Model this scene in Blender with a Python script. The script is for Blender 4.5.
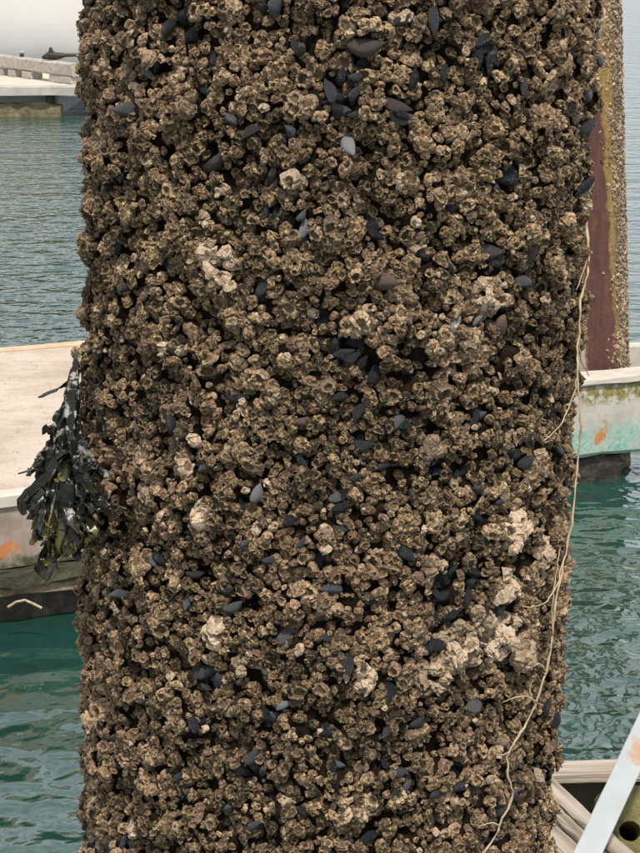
import bpy, math, random
import numpy as np
from mathutils import Vector, Matrix

random.seed(7); rng = np.random.default_rng(11)
for o in list(bpy.data.objects): bpy.data.objects.remove(o)
S = bpy.context.scene
C = S.collection
R = math.radians

# ------------------------------------------------------------------ camera, sky, sun, exposure
CAM = Vector((0.0, -1.4, 2.0)); PITCH = math.atan(486/2000); F = 2000.0   # F in photo pixels (640 x 853)
cam = bpy.data.cameras.new('camera'); co = bpy.data.objects.new('camera', cam); C.objects.link(co)
co.location = CAM; co.rotation_euler = (math.pi/2 - PITCH, 0, 0)
cam.sensor_fit = 'VERTICAL'; cam.angle_y = 2*math.atan(426.5/F); cam.clip_start = 0.05; cam.clip_end = 3000
S.camera = co
SUN_EL, SUN_AZ = R(60), R(168)           # azimuth from +Y towards +X: behind the camera, to its right
W = bpy.data.worlds.new('World'); S.world = W; W.use_nodes = True
nt = W.node_tree; nt.nodes.clear()
def wn(t, **k):
    n = nt.nodes.new(t)
    for a, b in k.items(): setattr(n, a, b)
    return n
sky = wn('ShaderNodeTexSky', sky_type='NISHITA', sun_disc=False, sun_elevation=SUN_EL, sun_rotation=SUN_AZ)
tc = wn('ShaderNodeTexCoord'); mp = wn('ShaderNodeMapping'); mp.inputs['Scale'].default_value = (1, 1, 2.2)
cn = wn('ShaderNodeTexNoise'); cn.inputs['Scale'].default_value = 2.6; cn.inputs['Detail'].default_value = 7; cn.inputs['Roughness'].default_value = .55
cr = wn('ShaderNodeValToRGB'); cr.color_ramp.elements[0].position = .30; cr.color_ramp.elements[0].color = (.35,.35,.35,1)
cr.color_ramp.elements[1].position = .55
mx = wn('ShaderNodeMixRGB'); mx.inputs[2].default_value = (11.5, 11.9, 12.4, 1)       # bright thin overcast
bg = wn('ShaderNodeBackground'); bg.inputs['Strength'].default_value = .085
ow = wn('ShaderNodeOutputWorld')
L = nt.links.new
L(tc.outputs['Generated'], mp.inputs[0]); L(mp.outputs[0], cn.inputs['Vector']); L(cn.outputs[0], cr.inputs[0])
L(cr.outputs[0], mx.inputs[0]); L(sky.outputs[0], mx.inputs[1]); L(mx.outputs[0], bg.inputs[0]); L(bg.outputs[0], ow.inputs[0])
sl = bpy.data.lights.new('sun', 'SUN'); sl.energy = 4.5; sl.angle = R(3.5); sl.color = (1, .93, .82)
so = bpy.data.objects.new('sun', sl); C.objects.link(so)
sd = Vector((math.sin(SUN_AZ)*math.cos(SUN_EL), math.cos(SUN_AZ)*math.cos(SUN_EL), math.sin(SUN_EL)))
so.rotation_euler = sd.to_track_quat('Z', 'Y').to_euler(); so.location = (0, -3, 6)
vs = S.view_settings; vs.view_transform = 'Standard'; vs.look = 'None'; vs.exposure = -0.08; vs.gamma = 1; vs.use_curve_mapping = False
S.render.engine = 'CYCLES'; S.render.resolution_x = 768; S.render.resolution_y = 1024

# ------------------------------------------------------------------ photo pixel -> place
cp, sp = math.cos(PITCH), math.sin(PITCH)
def ray(x, y):
    u, v = (x-320)/F, -(y-426.5)/F
    return Vector((u, cp + v*sp, -sp + v*cp))
def at_z(x, y, z): d = ray(x, y); return CAM + d*((z-CAM.z)/d.z)
def at_d(x, y, dist): d = ray(x, y); return CAM + d*(dist/d.y)      # dist = metres ahead of the camera
PR = 0.1600; RO = 0.1765; LEAN = 0.027; ZREF = 1.39
def axis_x(z): return LEAN*(z-ZREF)-.0010
def on_pile(x, y, r=RO):
    d = ray(x, y); t = 1.0
    for _ in range(12):
        z = (CAM+d*t).z; ox = CAM.x-axis_x(z); oy = CAM.y
        a = d.x**2+d.y**2; b = ox*d.x+oy*d.y; c = ox*ox+oy*oy-r*r
        disc = b*b-a*c
        t = (-b-math.sqrt(max(disc, 0)))/a
    p = CAM+d*t
    return math.atan2(p.x-axis_x(p.z), -p.y), p.z          # theta 0 faces the camera
def project(P):
    d = P-np.array(CAM); depth = d[:,1]*cp - d[:,2]*sp; v = d[:,1]*sp + d[:,2]*cp
    return 320+F*d[:,0]/depth, 426.5-F*v/depth

# ------------------------------------------------------------------ node helpers
class NB:
    def __init__(s, name):
        s.m = bpy.data.materials.new(name); s.m.use_nodes = True; s.t = s.m.node_tree; s.t.nodes.clear()
        s.out = s.t.nodes.new('ShaderNodeOutputMaterial'); s.p = s.t.nodes.new('ShaderNodeBsdfPrincipled')
        s.t.links.new(s.p.outputs[0], s.out.inputs[0])
    def n(s, t, **k):
        n = s.t.nodes.new(t)
        for a, b in k.items(): setattr(n, a, b)
        return n
    def put(s, sock, v):
        if isinstance(v, bpy.types.NodeSocket): s.t.links.new(v, sock)
        elif isinstance(v, (tuple, list)) and sock.type == 'RGBA': sock.default_value = (*v[:3], 1)
        else: sock.default_value = v
    def pos(s): return s.n('ShaderNodeNewGeometry').outputs['Position']
    def scl(s, vec, sc, loc=(0,0,0), rot=(0,0,0)):
        m = s.n('ShaderNodeMapping'); s.put(m.inputs[0], vec); m.inputs['Scale'].default_value = sc; m.inputs['Location'].default_value = loc; m.inputs['Rotation'].default_value = rot; return m.outputs[0]
    def noise(s, vec, scale, detail=4, rough=.55, dist=0):
        n = s.n('ShaderNodeTexNoise'); s.put(n.inputs['Vector'], vec); n.inputs['Scale'].default_value = scale
        n.inputs['Detail'].default_value = detail; n.inputs['Roughness'].default_value = rough; n.inputs['Distortion'].default_value = dist; return n.outputs[0]
    def ramp(s, f, stops, mode='LINEAR'):
        n = s.n('ShaderNodeValToRGB'); s.put(n.inputs[0], f); e = n.color_ramp; e.interpolation = mode
        while len(e.elements) < len(stops): e.elements.new(.5)
        for el, (p, c) in zip(e.elements, stops):
            el.position = p; el.color = (*c, 1) if isinstance(c, tuple) else (c, c, c, 1)
        return n.outputs[0]
    def math(s, op, a, b=0.0, c=None, clamp=False):
        n = s.n('ShaderNodeMath', operation=op, use_clamp=clamp); s.put(n.inputs[0], a); s.put(n.inputs[1], b)
        if c is not None: s.put(n.inputs[2], c)
        return n.outputs[0]
    def mix(s, f, a, b, mode='MIX'):
        n = s.n('ShaderNodeMixRGB', blend_type=mode); s.put(n.inputs[0], f); s.put(n.inputs[1], a); s.put(n.inputs[2], b); return n.outputs[0]
    def bump(s, h, strength=.5, dist=.01, normal=None):
        n = s.n('ShaderNodeBump'); s.put(n.inputs['Height'], h); n.inputs['Strength'].default_value = strength; n.inputs['Distance'].default_value = dist
        if normal is not None: s.put(n.inputs['Normal'], normal)
        s.put(s.p.inputs['Normal'], n.outputs[0]); return n.outputs[0]
    def sep(s, vec):
        n = s.n('ShaderNodeSeparateXYZ'); s.put(n.inputs[0], vec); return n.outputs
    def near(s, vec, pt, rad, wob=None, stretch=(1,1,1)):
        """1 inside a blotch round pt, 0 outside, with a ragged outline"""
        v = s.n('ShaderNodeVectorMath', operation='SUBTRACT'); s.put(v.inputs[0], vec); v.inputs[1].default_value = tuple(pt)
        v2 = s.n('ShaderNodeVectorMath', operation='MULTIPLY'); s.put(v2.inputs[0], v.outputs[0]); v2.inputs[1].default_value = stretch
        l = s.n('ShaderNodeVectorMath', operation='LENGTH'); s.put(l.inputs[0], v2.outputs[0])
        d = s.math('DIVIDE', l.outputs['Value'], rad)
        if wob is not None: d = s.math('ADD', d, s.math('MULTIPLY', s.math('SUBTRACT', wob, .5), 2.4))
        return s.ramp(d, [(.55, 1.0), (.95, 0.0)])
    def done(s, color, rough=.8, spec=None):
        s.put(s.p.inputs['Base Color'], color); s.put(s.p.inputs['Roughness'], rough)
        if spec is not None: s.p.inputs['Specular IOR Level'].default_value = spec
        return s.m

# ------------------------------------------------------------------ materials
def barnacle_mat(name, individual):
    b = NB(name); P = b.pos()
    if individual:
        oi = b.n('ShaderNodeObjectInfo'); sx = b.n('ShaderNodeSeparateColor'); b.put(sx.inputs[0], oi.outputs['Color'])
        rnd, pale, hue = sx.outputs[0], sx.outputs[1], sx.outputs[2]
    else:
        rnd = b.n('ShaderNodeAttribute', attribute_name='rnd').outputs['Fac']
        pale = b.n('ShaderNodeAttribute', attribute_name='pale').outputs['Fac']
        hue = b.n('ShaderNodeAttribute', attribute_name='hue').outputs['Fac']
    prof = b.n('ShaderNodeAttribute', attribute_name='prof').outputs['Fac']
    n1 = b.noise(P, 420, 5, .65); n2 = b.noise(P, 16, 3, .6); n3 = b.noise(P, 1300, 3, .6)
    f = b.math('ADD', b.math('MULTIPLY', rnd, .50), b.math('MULTIPLY_ADD', n1, 2.1, -.80))
    f = b.math('ADD', f, b.math('MULTIPLY_ADD', n2, .9, -.47))
    c = b.ramp(f, [(.14, (.014,.009,.005)), (.37, (.056,.035,.017)), (.56, (.175,.112,.057)), (.76, (.44,.298,.168)), (.98, (.80,.61,.41))])
    c = b.mix(b.math('MULTIPLY', b.ramp(b.noise(P, 30, 3), [(.45, 0.0), (.7, 1.0)]), .25), c, (.10,.085,.04))      # algal film
    c = b.mix(b.math('MULTIPLY', b.ramp(hue, [(.80, 0.0), (.95, 1.0)]), .38), c, (.40,.25,.19))                       # pinkish shells
    c = b.mix(b.math('MULTIPLY', b.ramp(b.noise(P, 8, 3, .6), [(.48, 0.0), (.66, 1.0)]), b.math('MULTIPLY', n1, .55)), c, (.50,.31,.21))      # pinkish stretches
    rim = b.ramp(prof, [(.40, 0.0), (.5, 1.0), (.58, 1.0), (.66, 0.0)])
    c = b.mix(b.math('MULTIPLY', rim, .38), c, (.62,.46,.28))                                                       # eroded plate tips
    pc = b.ramp(n1, [(.25, (.40,.26,.155)), (.46, (.74,.55,.385)), (.70, (.87,.74,.58))])
    c = b.mix(pale, c, pc)
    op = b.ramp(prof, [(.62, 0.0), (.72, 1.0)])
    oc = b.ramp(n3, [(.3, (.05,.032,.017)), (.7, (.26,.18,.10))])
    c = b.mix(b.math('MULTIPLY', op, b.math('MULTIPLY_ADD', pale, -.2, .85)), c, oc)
    h = b.math('ADD', b.math('MULTIPLY', n1, 1.0), b.math('MULTIPLY', n3, .5))
    b.bump(h, 1.0, .0028)
    return b.done(c, .72, .35)
M = {}
M['barn'] = barnacle_mat('barnacle_shell', False); M['barn1'] = barnacle_mat('barnacle_shell_single', True)

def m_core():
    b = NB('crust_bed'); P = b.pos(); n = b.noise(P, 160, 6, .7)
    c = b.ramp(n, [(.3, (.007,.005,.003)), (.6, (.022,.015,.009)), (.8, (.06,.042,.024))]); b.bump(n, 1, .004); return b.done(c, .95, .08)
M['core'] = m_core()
def m_mussel(single=True):
    b = NB('mussel_shell' if single else 'mussel_shell_bed')
    t = b.n('ShaderNodeTexCoord').outputs['Object']
    if single:
        oi = b.n('ShaderNodeObjectInfo'); sx = b.n('ShaderNodeSeparateColor'); b.put(sx.inputs[0], oi.outputs['Color'])
        grey, brown = b.math('POWER', sx.outputs[0], 2.1), sx.outputs[1]; vec = b.n('ShaderNodeVectorMath', operation='ADD'); b.put(vec.inputs[0], t); b.put(vec.inputs[1], oi.outputs['Location']); v = vec.outputs[0]
    else: grey, brown, v = .2, .0, t
    ring = b.noise(b.scl(t, (16, 3, 3)), 1, 3)
    wear = b.noise(v, 230, 5, .65)
    base = b.ramp(ring, [(.35, (.004,.004,.006)), (.65, (.016,.017,.022))])
    worn = b.ramp(wear, [(.28, (.07,.075,.085)), (.50, (.24,.25,.265)), (.70, (.52,.53,.53))])
    k = b.math('ADD', b.math('MULTIPLY', b.ramp(wear, [(.5, 0.0), (.72, 1.0)]), .18), b.math('MULTIPLY', grey, b.ramp(wear, [(.25, .55), (.6, 1.0)])), clamp=True)
    c = b.mix(k, base, worn)
    c = b.mix(brown, c, b.ramp(wear, [(.3, (.09,.045,.03)), (.7, (.34,.22,.17))]))
    b.bump(b.math('ADD', ring, wear), .7, .0012)
    return b.done(c, b.math('MULTIPLY_ADD', k, .30, .15), .36)
M['mussel'] = m_mussel(); M['mussel2'] = m_mussel(False)
def m_weed():
    b = NB('rockweed_dry'); P = b.pos(); n = b.noise(P, 90, 5, .65); n2 = b.noise(P, 260, 4, .6)
    oi = b.n('ShaderNodeObjectInfo'); sx = b.n('ShaderNodeSeparateColor'); b.put(sx.inputs[0], oi.outputs['Color'])
    tip = b.n('ShaderNodeAttribute', attribute_name='tip').outputs['Fac']
    c = b.ramp(n, [(.3, (.005,.005,.004)), (.6, (.014,.014,.011)), (.8, (.04,.04,.032))])
    c = b.mix(b.math('MULTIPLY', b.math('MULTIPLY', tip, sx.outputs[0]), b.ramp(n2, [(.3,.6),(.6,1.0)])), c, (.24,.20,.035))
    salt = b.math('MULTIPLY', b.ramp(b.noise(P, 150, 4, .6), [(.52, 0.0), (.62, .9)]), sx.outputs[1])
    c = b.mix(salt, c, (.50,.48,.43)); b.bump(n2, .5, .001)
    return b.done(c, b.math('MULTIPLY_ADD', salt, .5, .27), .4)
M['weed'] = m_weed()
def m_simple(name, cols, scale, rough=.8, bump=.4, bd=.004, stretch=(1,1,1), detail=6, spec=None):
    b = NB(name); v = b.scl(b.pos(), stretch); n = b.noise(v, scale, detail, .62)
    k = len(cols); c = b.ramp(n, [(.25+.5*i/(k-1), cols[i]) for i in range(k)]); b.bump(n, bump, bd); return b.done(c, rough, spec)
M['root'] = m_simple('dry_root', [(.20,.14,.08), (.42,.32,.20), (.58,.47,.33)], 120, .8, .5, .001)

def m_water():
    b = NB('sea_water'); P = b.pos(); xyz = b.sep(P)
    # calm lee left and near, ruffled patches elsewhere
    patch = b.noise(b.scl(P, (.45,.25,1), (3.1, .4, 0)), 1, 2)
    w0 = b.noise(b.scl(P, (1.6, 2.6, 1)), 1.0, 2, .5, .5)
    w1 = b.noise(b.scl(P, (5.0, 5.5, 1), rot=(0,0,.18)), 1.0, 1.5, .5, .5)
    w2 = b.noise(b.scl(P, (15, 12, 1), rot=(0,0,-.25)), 1.0, 1.7, .5, .3)
    ruf = b.math('MAXIMUM', b.ramp(patch, [(.40, .25), (.60, 1.0)]), b.ramp(b.math('MULTIPLY', xyz[1], .05), [(.30, 0.0), (.38, 1.0)]))
    h = b.math('ADD', b.math('MULTIPLY', w0, .06), b.math('MULTIPLY', b.math('MULTIPLY_ADD', w1, .040, b.math('MULTIPLY', w2, .022)), ruf))
    b.bump(h, 1.0, 1.0)
    c = b.ramp(b.noise(P, .5, 3), [(.35, (.008,.042,.034)), (.65, (.015,.062,.049))])
    b.p.inputs['IOR'].default_value = 2.1
    return b.done(c, .04)
M['water'] = m_water()

def m_deck():
    b = NB('float_concrete_top'); P = b.pos(); n = b.noise(P, 3.2, 7, .65); n2 = b.noise(P, 60, 4, .6)
    c = b.ramp(n, [(.3, (.35,.275,.22)), (.5, (.46,.38,.315)), (.72, (.53,.455,.385))])
    c = b.mix(b.math('MULTIPLY', b.ramp(b.noise(P, 9, 5, .7), [(.50, 0.0), (.70, 1.0)]), .6), c, (.27,.21,.15))
    c = b.mix(b.ramp(b.noise(P, 38, 3, .6), [(.66, 0.0), (.72, .7)]), c, (.16,.13,.09))
    c = b.mix(.18, c, b.ramp(n2, [(.3, .25), (.7, .8)]), 'OVERLAY'); b.bump(n2, .35, .004); return b.done(c, .85)
M['deck'] = m_deck()
def m_side(stain):
    b = NB('float_side'); P = b.pos(); n = b.noise(P, 7, 6, .65); st = b.noise(b.scl(P, (14, 14, 2.2)), 1, 5, .65); z = b.sep(P)[2]
    c = b.ramp(n, [(.3, (.18,.13,.10)), (.55, (.33,.265,.225)), (.75, (.43,.37,.32))])
    c = b.mix(b.math('MULTIPLY', b.ramp(st, [(.5, 0.0), (.68, 1.0)]), .55), c, (.20,.15,.10))
    w = b.noise(P, 26, 4)
    c = b.mix(b.math('MULTIPLY', b.near(P, stain, .050, w, (.8, .7, 1.5)), .9), c, (.46,.16,.04))
    zz = b.math('ADD', z, b.math('MULTIPLY_ADD', b.noise(P, 20, 5, .7), .16, -.08))
    c = b.mix(b.ramp(b.math('MULTIPLY', zz, 2), [(.38, 1.0), (.455, 0.0)]), c, b.ramp(w, [(.3, (.012,.016,.008)), (.7, (.055,.06,.022))]))
    b.bump(b.math('ADD', n, b.math('MULTIPLY', w, .4)), .4, .01); return b.done(c, .85)
M['algae'] = m_simple('algae_timber', [(.012,.014,.008), (.035,.035,.018), (.085,.08,.035)], 24, .8, .8, .02)
M['tan'] = m_simple('silted_ledge', [(.05,.04,.025), (.17,.135,.085), (.30,.245,.17)], 22, .85, .6, .015)
M['dark'] = m_simple('wet_timber_and_hole_shade', [(.006,.005,.004), (.024,.019,.014), (.10,.075,.05)], 22, .6, .8, .02)
M['lip'] = m_simple('pale_lip', [(.42,.37,.31), (.53,.48,.42), (.58,.54,.49)], 14, .8, .3, .004)
def m_wood(name, rot, cols=((.11,.085,.06), (.29,.24,.185), (.40,.345,.285), (.47,.42,.365))):
    b = NB(name); v = b.scl(b.pos(), (1,1,1), rot=(0,0,rot)); g = b.noise(b.scl(v, (2.2, 60, 60)), 1, 6, .65, .4); k = b.noise(b.scl(v, (1.2, 22, 22)), 1, 4, .6)
    f = b.math('ADD', b.math('MULTIPLY', g, .6), b.math('MULTIPLY', k, .4))
    c = b.ramp(f, [(.38, cols[0]), (.45, cols[1]), (.54, cols[2]), (.66, cols[3])])
    b.bump(f, .9, .012); return b.done(c, .85)
def m_moss():
    b = NB('mossy_timber'); P = b.pos(); n = b.noise(P, 22, 6, .7); c = b.ramp(n, [(.3, (.06,.055,.02)), (.55, (.17,.15,.05)), (.75, (.33,.28,.15))]); b.bump(n, .8, .01); return b.done(c, .9)
M['moss'] = m_moss()
def m_whitebar(spots):
    b = NB('white_paint_steel'); P = b.pos(); n = b.noise(P, 18, 6, .6); w = b.noise(P, 45, 4)
    c = b.ramp(n, [(.3, (.29,.32,.34)), (.6, (.345,.375,.39)), (.8, (.39,.405,.405))])
    for p, r in spots: c = b.mix(b.math('MULTIPLY', b.near(P, p, r, w), .85), c, (.36,.19,.09))
    c = b.mix(b.ramp(b.noise(P, 70, 3), [(.68, 0.0), (.74, .6)]), c, (.45,.33,.22))
    b.bump(n, .2, .003); return b.done(c, .45)

# ------------------------------------------------------------------ mesh helpers
def fmesh(name, V, faces, attrs=None, smooth=False):
    """faces: list of (k,n) int arrays, all n-gons of one n each"""
    me = bpy.data.meshes.new(name); V = np.asarray(V, np.float32)
    if isinstance(faces, np.ndarray): faces = [faces]
    me.vertices.add(len(V)); me.vertices.foreach_set('co', V.ravel())
    idx = np.concatenate([f.ravel() for f in faces]).astype(np.int32)
    tot = np.concatenate([np.full(len(f), f.shape[1]) for f in faces]).astype(np.int32)
    st = np.concatenate([[0], np.cumsum(tot)[:-1]]).astype(np.int32)
    me.loops.add(len(idx)); me.loops.foreach_set('vertex_index', idx)
    me.polygons.add(len(tot)); me.polygons.foreach_set('loop_start', st)
    me.polygons.foreach_set('use_smooth', np.full(len(tot), smooth))
    for k, a in (attrs or {}).items():
        at = me.attributes.new(k, 'FLOAT', 'POINT'); at.data.foreach_set('value', np.asarray(a, np.float32))
    me.update(calc_edges=True); me.validate(); return me
def link(name, me, mat=None, parent=None):
    o = bpy.data.objects.new(name, me); C.objects.link(o)
    if mat is not None and me is not None and not me.materials: me.materials.append(mat)
    if parent is not None: o.parent = parent
    return o
def tag(o, label=None, cat=None, group=None, kind=None):
    for k, v in (('label', label), ('category', cat), ('group', group), ('kind', kind)):
        if v: o[k] = v
    return o
def thing(name, label, cat, loc=(0,0,0), group=None):
    return tag_loc(tag(link(name, None), label, cat, group), loc)
def tag_loc(o, loc): o.location = loc; return o
class MB:
    """collects shapes in world space; build() links them as ONE mesh under a parent"""
    def __init__(s): s.v = []; s.f = []
    def quadbox(s, P, bev=0):
        """P: 8 corners, 4 below then 4 above, both counter-clockwise"""
        n = len(s.v); s.v += [Vector(p) for p in P]
        s.f += [tuple(n+i for i in q) for q in ((0,3,2,1),(4,5,6,7),(0,1,5,4),(1,2,6,5),(2,3,7,6),(3,0,4,7))]
    def beam(s, a, b, w, h, up=Vector((0,0,1)), nseg=1, jit=0):
        a, b = Vector(a), Vector(b); d = (b-a).normalized(); sd_ = d.cross(up).normalized(); u = sd_.cross(d).normalized()
        rings = []
        for i in range(nseg+1):
            c = a.lerp(b, i/nseg); bv = min(w, h)*.12; r = []
            for (x, y) in ((-w/2+bv,-h/2),(w/2-bv,-h/2),(w/2,-h/2+bv),(w/2,h/2-bv),(w/2-bv,h/2),(-w/2+bv,h/2),(-w/2,h/2-bv),(-w/2,-h/2+bv)):
                j = random.uniform(-jit, jit); r.append(c+sd_*(x+j)+u*(y+random.uniform(-jit, jit)))
            rings.append(r)
        s.loft(rings)
    def loft(s, rings, cap=True):
        n = len(s.v); k = len(rings[0])
        for r in rings: s.v += [Vector(p) for p in r]
        for i in range(len(rings)-1):
            for j in range(k):
                a = n+i*k+j; b_ = n+i*k+(j+1)%k; s.f.append((a, b_, b_+k, a+k))
        if cap: s.f.append(tuple(n+j for j in range(k-1, -1, -1))); s.f.append(tuple(n+(len(rings)-1)*k+j for j in range(k)))
    def tube(s, pts, rad, k=8):
        pts = [Vector(p) for p in pts]; rings = []; rad = rad if isinstance(rad, (list, tuple)) else [rad]*len(pts)
        u = None
        for i, p in enumerate(pts):
            t = (pts[min(i+1, len(pts)-1)]-pts[max(i-1, 0)]).normalized()
            if u is None: u = t.orthogonal().normalized()
            u = (u - t*u.dot(t)).normalized(); w = t.cross(u)
            rings.append([p+(u*math.cos(2*math.pi*j/k)+w*math.sin(2*math.pi*j/k))*rad[i] for j in range(k)])
        s.loft(rings)
    def build(s, name, mat, parent=None, smooth=False):
        base = Vector(parent.matrix_basis.translation) if parent is not None else Vector()
        if parent is not None and parent.parent is not None: base = base + Vector(parent.parent.matrix_basis.translation)
        me = bpy.data.meshes.new(name); me.from_pydata([tuple(v-base) for v in s.v], [], s.f); me.update()
        if smooth:
            for p in me.polygons: p.use_smooth = True
        return link(name, me, mat, parent)

# ================================================================== THE SETTING: water
wv = np.array([(-400,-60,0),(400,-60,0),(400,900,0),(-400,900,0)], float)
tag(link('water', fmesh('water', wv, np.array([[0,1,2,3]])), M['water']), kind='structure')

# ================================================================== left float behind the seaweed
A = at_z(0, 497, .41); B = at_z(75, 488.5, .41); fd = (B-A); fd.z = 0; fd.normalize(); fn = Vector((-fd.y, fd.x, 0))
def fp(s, t, z): q = A + fd*s + fn*t; return Vector((q.x, q.y, z))        # s along the edge, t away from the camera
FL0, FL1, FW = -4.0, 1.05, 2.12
flo = thing('dock_float', 'long cream concrete dock float with rust stain, behind the dark seaweed', 'dock float', fp(0, FW/2, 0))
def fbox(s0, s1, t0, t1, z0, z1):
    return [fp(s0,t0,z0), fp(s1,t0,z0), fp(s1,t1,z0), fp(s0,t1,z0), fp(s0,t0,z1), fp(s1,t0,z1), fp(s1,t1,z1), fp(s0,t1,z1)]
m = MB(); m.quadbox(fbox(FL0, FL1, .07, FW, .14, .40)); 
o_deck = m.build('deck', M['deck'], flo)
m = MB(); m.beam(fp(FL0, .035, .392), fp(FL1, .035, .392), .07, .04, nseg=30, jit=.0025); m.build('edge_lip', M['lip'], flo)
m = MB(); m.quadbox(fbox(FL0, FL1, .012, .068, .185, .371)); m.build('side_face', m_side(at_d(3, 553, (A.y+1.4))), flo)
m = MB(); m.beam(fp(FL0, .03, .155), fp(FL1, .03, .155), .09, .055, nseg=60, jit=.010); m.build('algae_band', M['algae'], flo)
m = MB(); m.beam(fp(FL0, .03, .112), fp(FL1, .03, .112), .055, .03, nseg=60, jit=.006); m.build('ledge', M['tan'], flo)
m = MB(); m.beam(fp(FL0, .16, -.05), fp(FL1, .16, -.05), .18, .29, nseg=50, jit=.012); m.build('flotation_timber', M['dark'], flo)
m = MB(); m.beam(fp(FL0, FW+.03, .385), fp(FL1, FW+.03, .385), .05, .05, nseg=30, jit=.002)
m.build('rear_edge', m_simple('rusty_edge', [(.42,.25,.14), (.58,.40,.27), (.66,.55,.44)], 12), flo)
tw = at_d(20, 603, A.y+1.4-.05)
m = MB(); pts = [at_d(8, 607, A.y+1.3), at_d(16, 602, A.y+1.3), at_d(25, 600, A.y+1.3), at_d(34, 604, A.y+1.3), at_d(42, 608, A.y+1.3)]
m.tube(pts, .004, 6); tag(m.build('stick', M['root']), 'thin pale bent stick caught under the cream float at the waterline', 'stick')

# ================================================================== right float beam, painted white over turquoise
A2 = at_z(578, 384.6, .39); B2 = at_z(640, 379, .39); gd = (B2-A2); gd.z = 0; gd.normalize(); gn = Vector((-gd.y, gd.x, 0))
def gp(s, t, z): q = A2 + gd*s + gn*t; return Vector((q.x, q.y, z))
D2 = A2.y+1.4
def m_beam():
    b = NB('white_turquoise_paint'); P = b.pos(); z = b.sep(P)[2]; n = b.noise(P, 9, 6, .65); w = b.noise(P, 30, 5, .65); fine = b.noise(P, 70, 4, .65)
    c = b.ramp(n, [(.3, (.36,.33,.28)), (.6, (.50,.48,.43)), (.8, (.57,.56,.52))])
    zz = b.math('ADD', z, b.math('MULTIPLY_ADD', b.noise(P, 8, 4), .10, -.05))
    c = b.mix(b.math('MULTIPLY', b.ramp(zz, [(.19, 1.0), (.25, 0.0)]), b.ramp(w, [(.35, 1.0), (.62, .35)])), c, b.ramp(fine, [(.3, (.09,.28,.235)), (.55, (.20,.44,.37)), (.75, (.38,.55,.47))]))
    al = b.math('MULTIPLY', b.ramp(zz, [(.30, 0.0), (.335, 1.0)]), b.ramp(w, [(.42, 0.0), (.52, 1.0)]))
    c = b.mix(b.math('MULTIPLY', al, b.ramp(z, [(.375, 1.0), (.385, 0.0)])), c, b.ramp(fine, [(.3, (.10,.085,.02)), (.7, (.34,.28,.10))]))
    c = b.mix(b.near(P, at_d(604, 437, D2), .062, w, (1.3,1,.75)), c, (.46,.19,.055))
    c = b.mix(b.near(P, at_d(611, 450, D2), .04, w, (1.6,1,.7)), c, (.30,.16,.06))
    c = b.mix(b.near(P, at_d(620, 424, D2), .028, w, (.8,1,2.2)), c, (.16,.12,.06))
    b.bump(b.math('ADD', n, b.math('MULTIPLY', fine, .5)), .4, .006); return b.done(c, .7)
bm_ = thing('float_beam', 'weathered white and turquoise painted beam with rust patch, at the maroon pile foot', 'beam', gp(.3, .06, 0))
m = MB(); m.beam(gp(-1.4, .06, .247), gp(2.6, .06, .247), .12, .285, nseg=50, jit=.0035); m.build('painted_face', m_beam(), bm_)
m = MB(); m.beam(gp(-1.4, .055, .396), gp(2.6, .055, .396), .14, .022, nseg=40, jit=.003); m.build('top_board', M['lip'], bm_)
m = MB(); m.beam(gp(-1.0, .10, -.02), gp(.22, .10, -.02), .14, .24, nseg=24, jit=.012); m.build('flotation_timber', M['dark'], bm_)
bb = thing('rear_rail', 'pale plank behind the maroon pile at the right edge', 'plank', gp(.9, .45, 0))
m = MB(); m.beam(gp(.22, .52, .36), gp(2.6, .52, .36), .06, .10, nseg=20, jit=.003); m.build('rail_board', M['lip'], bb)
m = MB(); m.beam(gp(.9, .45, .1), gp(.9, .45, .31), .10, .08, up=Vector((0,1,0))); m.build('rail_block', M['dark'], bb)

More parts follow.
